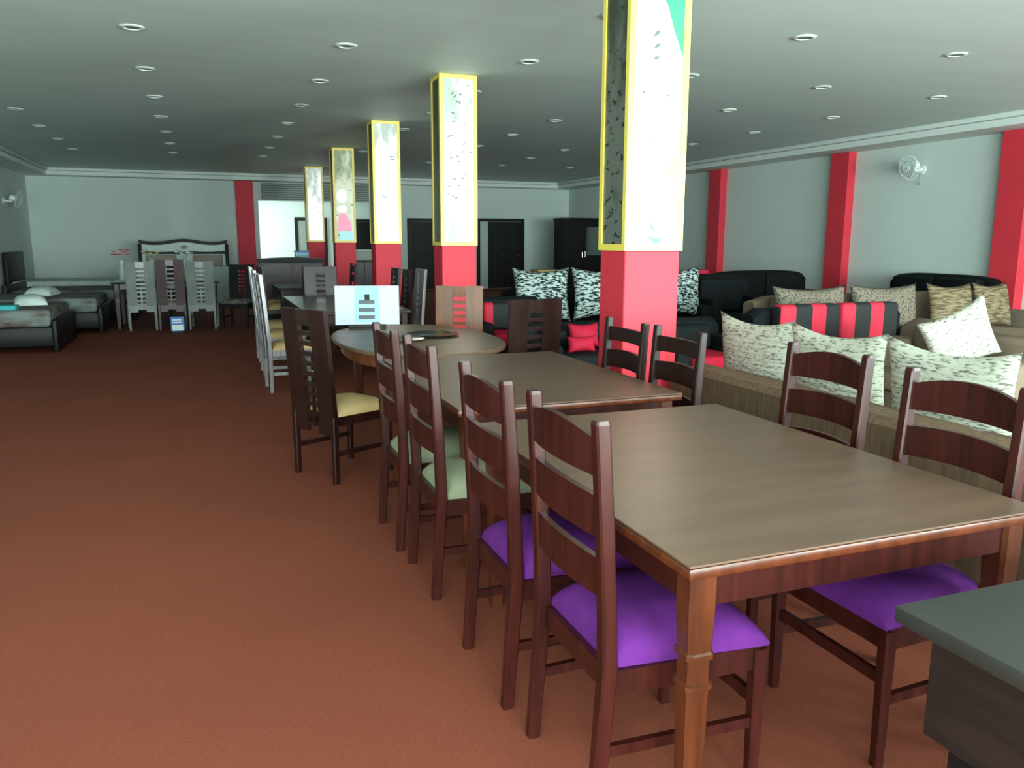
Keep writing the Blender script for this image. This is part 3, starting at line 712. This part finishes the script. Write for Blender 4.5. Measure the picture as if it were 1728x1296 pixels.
# ---------------------------------------------------------------- wall fans
def wall_fan(label, loc, rz):
    """projects towards +x from the wall"""
    t = thing('wall_fan', label, 'fan', loc, rz, 'fans on the walls')
    MB().tube([(0, 0, 0), (0.02, 0, 0)], 0.07, 16).tube([(0.02, 0, 0), (0.14, 0, -0.02), (0.2, 0, 0.02)], 0.022).build('bracket', M_white, t)
    T = Matrix.Translation((0.24, 0, 0.04)) @ Matrix.Rotation(0.3, 4, 'Y') @ Matrix.Rotation(PI/2, 4, 'Y')
    MB().lathe([(0.02, -0.12), (0.065, -0.10), (0.07, -0.02), (0.05, 0.02)], n=20, M=T).build('motor', M_white, t)
    bl = MB()
    for k in range(3):
        A = T @ Matrix.Rotation(2*PI*k/3, 4, 'Z')
        vs = []; 
        for i in range(7):
            r = 0.03+0.13*i/6; wd = 0.035+0.05*math.sin(PI*min(1, i/5.0*0.8+0.2))
            vs += [(r, -wd, 0.07-0.012), (r, wd, 0.07+0.014), (r, wd, 0.07+0.018), (r, -wd, 0.07-0.008)]
        fs = []
        for i in range(6):
            for j in range(4): fs.append((i*4+j, i*4+(j+1) % 4, (i+1)*4+(j+1) % 4, (i+1)*4+j))
        fs += [(0, 1, 2, 3), (24, 25, 26, 27)]
        bl.add(vs, fs, False, A)
    bl.lathe([(0.035, 0.03), (0.035, 0.09), (0.01, 0.1)], n=14, M=T)
    bl.build('blades', M_pale, t)
    cg = MB()
    for z, r in ((0.0, 0.06), (0.02, 0.15), (0.06, 0.195), (0.10, 0.15), (0.12, 0.06)):
        cg.tube([(r*math.cos(2*PI*i/24), r*math.sin(2*PI*i/24), z) for i in range(25)], 0.003 if r < 0.19 else 0.006, 5, M=T)
    for k in range(20):
        q = 2*PI*k/20; c, s_ = math.cos(q), math.sin(q)
        cg.tube([(r*c, r*s_, z) for z, r in ((0.0, 0.06), (0.02, 0.15), (0.06, 0.195), (0.10, 0.15), (0.12, 0.02))], 0.002, 4, M=T)
    cg.build('guard', M_white, t)
    MB().tube([(0.05, 0, 0), (0.05, 0, -0.18), (0.04, 0, -0.2)], 0.004, 6).lathe([(0.012, -0.24), (0.012, -0.2)], 0.04, 0, 8).build('pull_cord', M_grey, t)
    return t
wall_fan('white wall fan between two red pilasters high on the right wall', (XR, 10.15, 2.62), PI)
wall_fan('small white wall fan at the left edge of the photo, high on the left wall', (XL, 20.9, 2.30), 0)

# ---------------------------------------------------------------- third table set behind the oval table
dining_table(0.95, 2.02, 8.25, 10.75, 'long smoked glass topped dining table behind the oval table', M_glasst, M_dark)
cV = panel_chair(M_beige, M_reflwood, hh=1.15, name='tall_dining_chair')
GV = 'tall silvery dining chairs at the glass topped table'
place(cV, (0.56, 8.28, 0), 0.05, 'tall silver-lit dining chair with pale yellow seat, left of the glass topped table, nearest', GV)
place(cV, (0.58, 9.35, 0), 0, 'tall silver-lit dining chair left of the glass topped table, in the middle', GV)
place(cV, (0.60, 10.4, 0), 0, 'tall silver-lit dining chair left of the glass topped table, farthest', GV)
place(cV, (2.32, 9.2, 0), PI, 'tall silver-lit dining chair right of the glass topped table, beside the second red column', GV)
cV2 = panel_chair(M_beige, M_dark, hh=1.12, name='tall_dining_chair')
place(cV2, (2.32, 9.85, 0), PI, 'tall dark dining chair right of the glass topped table, behind the silver-lit one', GV)
place(cV2, (2.32, 10.5, 0), PI, 'tall dark dining chair right of the glass topped table, farthest of its side', GV)
place(cV2, (1.48, 11.1, 0), -PI/2, 'tall dark dining chair at the far end of the glass topped table', GV)
# fourth set
dining_table(1.05, 2.1, 12.6, 14.1, 'dark dining table behind the glass topped one, beside the third red column', M_dark, M_dark)
GF = 'dark chairs at the table beside the third column'
cF = ladder_chair(M_beige, M_dark, hh=1.10, arch=0.02, name='dark_dining_chair')
for x, y, r, lab in ((0.88, 12.95, 0, 'dark dining chair left of the dark far table, nearer'), (0.88, 13.7, 0, 'dark dining chair left of the dark far table, farther'),
                     (1.58, 12.2, PI/2, 'dark dining chair at the near end of the dark far table'), (2.27, 12.95+0.35, PI, 'dark dining chair right of the dark far table')):
    place(cF, (x, y, 0), r, lab, GF)
# sideboard with curved top
t = thing('sideboard', 'dark sideboard with a curved top edge in front of the bright recess', 'sideboard', (1.02, 16.3, 0))
B(0.02, 1.2, 0, 0.42, 0.06, 1.04, bev=0.005, seg=1).build('carcass', M_dark, t)
MB().slab(lambda y: 1.10+0.03*math.cos((y-0.6)*2.4), lambda y: 1.041, -0.03, 0.46, lin(0, 1.24, 14), M=Matrix.Translation((1.23, 0, 0)) @ Matrix.Rotation(PI/2, 4, 'Z')).build('top_board', M_black, t)
for k in range(2):
    d = B(0.05+k*0.58, 0.60+k*0.58, -0.018, -0.001, 0.1, 0.75).build('cabinet_door', M_wood, t)
    MB().lathe([(0.012, -0.0), (0.015, 0.02), (0.0, 0.025)], n=10, M=Matrix.Translation((0.55+k*0.12, -0.018, 0.5)) @ Matrix.Rotation(PI/2, 4, 'X')).build('knob', M_chrome, d)
    B(0.05+k*0.58, 0.60+k*0.58, -0.018, -0.001, 0.79, 1.0).build('drawer_front', M_wood, t)
B(0.10, 1.1, 0, 0.04, 0, 0.06).box(0.1, 1.1, 0.36, 0.4, 0, 0.06).build('plinth', M_black, t)
t = thing('storage_box', 'blue and white plastic box standing on the curved top sideboard', 'box', (1.85, 16.5, 1.14))
B(-0.13, 0.13, -0.09, 0.09, -0.0, 0.10, bev=0.006).build('tub', M_sky, t)
B(-0.14, 0.14, -0.10, 0.10, 0.101, 0.125, bev=0.005).build('lid', M_blue, t)
t = thing('cabinet', 'black cabinet between the third and fourth red columns, pale box on top', 'cabinet', (3.05, 18.2, 0))
B(0, 0.7, 0, 0.4, 0, 1.02, bev=0.004, seg=1).build('carcass', M_black, t)
for k in range(2):
    d = B(0.02+k*0.335, 0.345+k*0.335, -0.018, -0.001, 0.05, 0.98).build('cabinet_door', M_dark, t)
    MB().lathe([(0.012, 0), (0.0, 0.022)], n=8, M=Matrix.Translation((0.31+k*0.08, -0.018, 0.55)) @ Matrix.Rotation(PI/2, 4, 'X')).build('knob', M_chrome, d)
t = thing('storage_box', 'pale grey lidded box on the black cabinet between red columns', 'box', (3.36, 18.4, 1.021))
B(-0.26, 0.26, -0.15, 0.15, 0, 0.2, bev=0.01).build('tub', mat('pale grey green plastic', (0.34, 0.40, 0.33), 0.5), t)
B(-0.27, 0.27, -0.16, 0.16, 0.201, 0.235, bev=0.008).build('lid', M_sheet, t)

# ---------------------------------------------------------------- beds along the left wall
def bed(label, y, hb=1.15, hbm=M_black, cover=M_matt, group='beds along the left wall', Wd=1.7, name='bed', loc=None, rz=0):
    """head against -x, local origin on the wall line"""
    t = thing(name, label, 'bed', loc or (XL+0.05+max(0, y-13)*0.15*(y < 20), y, 0), rz, group)
    B(0.0, 0.08, -Wd/2-0.05, Wd/2+0.05, 0, hb, bev=0.015).build('headboard', hbm, t)
    B(0.081, 2.05, -Wd/2, Wd/2, 0.08, 0.33, bev=0.01).build('bed_frame', M_black, t)
    B(2.051, 2.11, -Wd/2-0.03, Wd/2+0.03, 0.0, 0.42, bev=0.012).build('footboard', M_black, t)
    B(0.09, 2.04, -Wd/2+0.02, Wd/2-0.02, 0.331, 0.56, bev=0.05, seg=4).build('mattress', cover, t)
    return t
bed('low dark bed with grey and dark red patterned cover, nearest at the left edge', 12.9, hb=0.62)
bed('low dark bed with grey patterned cover, second along the left wall', 15.1, hb=0.66)
bed('low dark bed with grey patterned cover, third along the left wall', 17.3, hb=0.66)
bed('dark bed with taller square headboard at the far end of the left wall', 20.9, hb=1.19, cover=M_sheet)
def flat_pillow(label, loc, rz, group=None):
    o = cushion_mb(-0.2, 0.2, 0.31, 0.31, 0, 0.14).build('bed_pillow', M_sheet); o.location = loc; o.rotation_euler.z = rz
    return tag(o, label, 'pillow', group)
flat_pillow('white folded pillow on the nearest left bed, at its foot end', (-2.32, 13.2, 0.561), 0.2)
flat_pillow('pale pillow on the second bed along the left wall', (-2.5, 15.3, 0.561), -0.1)
tag(B(-2.62, -2.3, 12.1, 12.35, 0.561, 0.62, bev=0.01).build('folded_towel', mat('teal towel', (0.05, 0.42, 0.45), 0.8)), 'folded teal cloth on the nearest bed at left edge', 'towel')

# large bed with curved carved headboard in front of the back wall
t = thing('carved_bed', 'large bed with a pale curved headboard edged in black, before the back wall', 'bed', (-0.40, 22.3, 0))
Wb = 1.0
ys = lin(-Wb, Wb, 25)
crest = lambda y: 1.39+0.085*math.exp(-(y/0.42)**2)+0.05*(abs(y)/Wb)**6
Rz = Matrix.Rotation(PI/2, 4, 'Z')      # slab runs along x
MB().slab(lambda y: crest(y)-0.04, lambda y: 0.3, 0, 0.05, ys, M=Rz).build('headboard', M_pale, t)
MB().slab(lambda y: crest(y)+0.01, lambda y: crest(y)-0.075, -0.02, 0.07, lin(-Wb-0.04, Wb+0.04, 25), M=Rz).build('crest_rail', M_black, t)
MB().slab(lambda y: 1.17+0.01*math.cos(y*6), lambda y: 1.10, 0.051, 0.075, ys, M=Rz @ Matrix.Scale(-1, 4, (1, 0, 0))).build('lower_rail', M_black, t)
fl = MB()
for k in range(8):
    q = 2*PI*k/8
    fl.tube([(0.02*math.cos(q), -0.03, 1.28+0.02*math.sin(q)), (0.08*math.cos(q), -0.04, 1.28+0.05*math.sin(q))], [0.018, 0.006], 6)
fl.build('rosette', M_grey, t)
for s_ in (-1, 1):
    B(s_*0.55-0.36, s_*0.55+0.36, -0.03, -0.001, 0.78, 1.07, bev=0.02).build('padded_panel', mat('beige padded leather', (0.33, 0.27, 0.22), 0.5), t)
    B(s_*(Wb+0.02)-0.04, s_*(Wb+0.02)+0.04, -0.08, -0.021, 0, 1.36, bev=0.01).build('bed_post', M_black, t)
B(-0.9, 0.9, -2.05, -0.085, 0.08, 0.34, bev=0.01).build('bed_frame', M_black, t)
B(-0.88, 0.88, -2.03, -0.09, 0.341, 0.6, bev=0.06, seg=4).build('mattress', M_matt, t)
B(-0.98, 0.98, -2.12, -2.051, 0, 0.85, bev=0.015).build('footboard', M_pale, t)

# ---------------------------------------------------------------- ornate dining set at the back left
dining_table(-1.42, 0.25, 14.75, 15.85, 'glossy dark dining table crowded with ornaments, in front of the carved bed', M_glasst, M_dark, zt=0.78, leg=0.10)
M_sheen = mat('pale pearl lacquer', (0.13, 0.145, 0.135), 0.3, 0.5, 0.2, (20, 20, 3))
cP = panel_chair(M_taupe, M_sheen, hh=1.12, name='ornate_chair')
cQ = panel_chair(M_taupe, M_wood, hh=1.15, name='ornate_chair')
cR = panel_chair(M_matt, M_black, hh=1.05, name='ornate_chair')
GO = 'chairs around the ornament covered far table'
place(cP, (-0.95, 14.45, 0), PI/2+0.1, 'pale pearly high back chair at the left of the ornament covered table', GO)
place(cQ, (-0.50, 14.42, 0), PI/2, 'dark red wood high back chair in the middle of the ornament covered table', GO)
place(cP, (-0.04, 14.35, 0), PI/2-0.1, 'pale pearly high back chair at right of the ornament covered table', GO)
place(cR, (0.62, 14.75, 0), -PI/2-0.35, 'black chair at the right end of the ornament covered table', GO)
place(cR, (-0.4, 16.25, 0), -PI/2, 'black chair behind the ornament covered table', GO)
def vase(label, x, y, m, fm, h=0.34):
    t = thing('flower_vase', label, 'vase', (x, y, 0.781))
    MB().lathe([(0.04, 0), (0.06, 0.03), (0.07, h*0.45), (0.035, h*0.8), (0.045, h), (0.035, h), (0.025, h*0.8), (0.0, h*0.75)], n=20).build('vase_body', m, t)
    st = MB(); hd = MB()
    for k in range(9):
        q = 2*PI*k/9+0.3; r = 0.07+0.07*random.random(); z = h+0.09+0.09*random.random()
        st.tube([(0, 0, h*0.8), (r*0.4*math.cos(q), r*0.4*math.sin(q), h+0.05), (r*math.cos(q), r*math.sin(q), z)], 0.003, 5)
        for a in range(5):
            b = 2*PI*a/5
            hd.lathe([(0.004, -0.01), (0.022, 0.004), (0.016, 0.012), (0, 0.014)], r*math.cos(q)+0.02*math.cos(b), r*math.sin(q)+0.02*math.sin(b), 8, M=Matrix.Translation((0, 0, z)))
    st.build('stems', M_leaf, t); hd.build('blossoms', fm, t)
    return t
vase('pale vase with pink flowers at the left end of the ornament covered table', -1.27, 15.3, M_pale, M_pink)
vase('pale vase with yellowish flowers on the ornament covered table', -0.80, 15.3, M_sheet, mat('cream petals', (0.60, 0.55, 0.30), 0.7))
vase('pale vase with white flowers in the middle of the ornament covered table', -0.28, 15.3, M_pale, M_sheet)
t = thing('price_tag_board', 'small blue and white price board on the carpet under the ornament covered table', 'sign', (-0.42, 13.9, 0), 0.1)
B(-0.10, 0.10, -0.008, 0.008, 0.03, 0.26).build('board', M_blue, t)
B(-0.08, 0.08, -0.011, -0.0085, 0.04, 0.13).box(-0.08, 0.06, -0.011, -0.0085, 0.16, 0.18).box(-0.08, 0.06, -0.011, -0.0085, 0.20, 0.22).build('white_print', M_white, t)
B(-0.08, 0.08, -0.05, 0.05, 0, 0.03).build('foot', M_black, t)
bpy.context.view_layer.update()
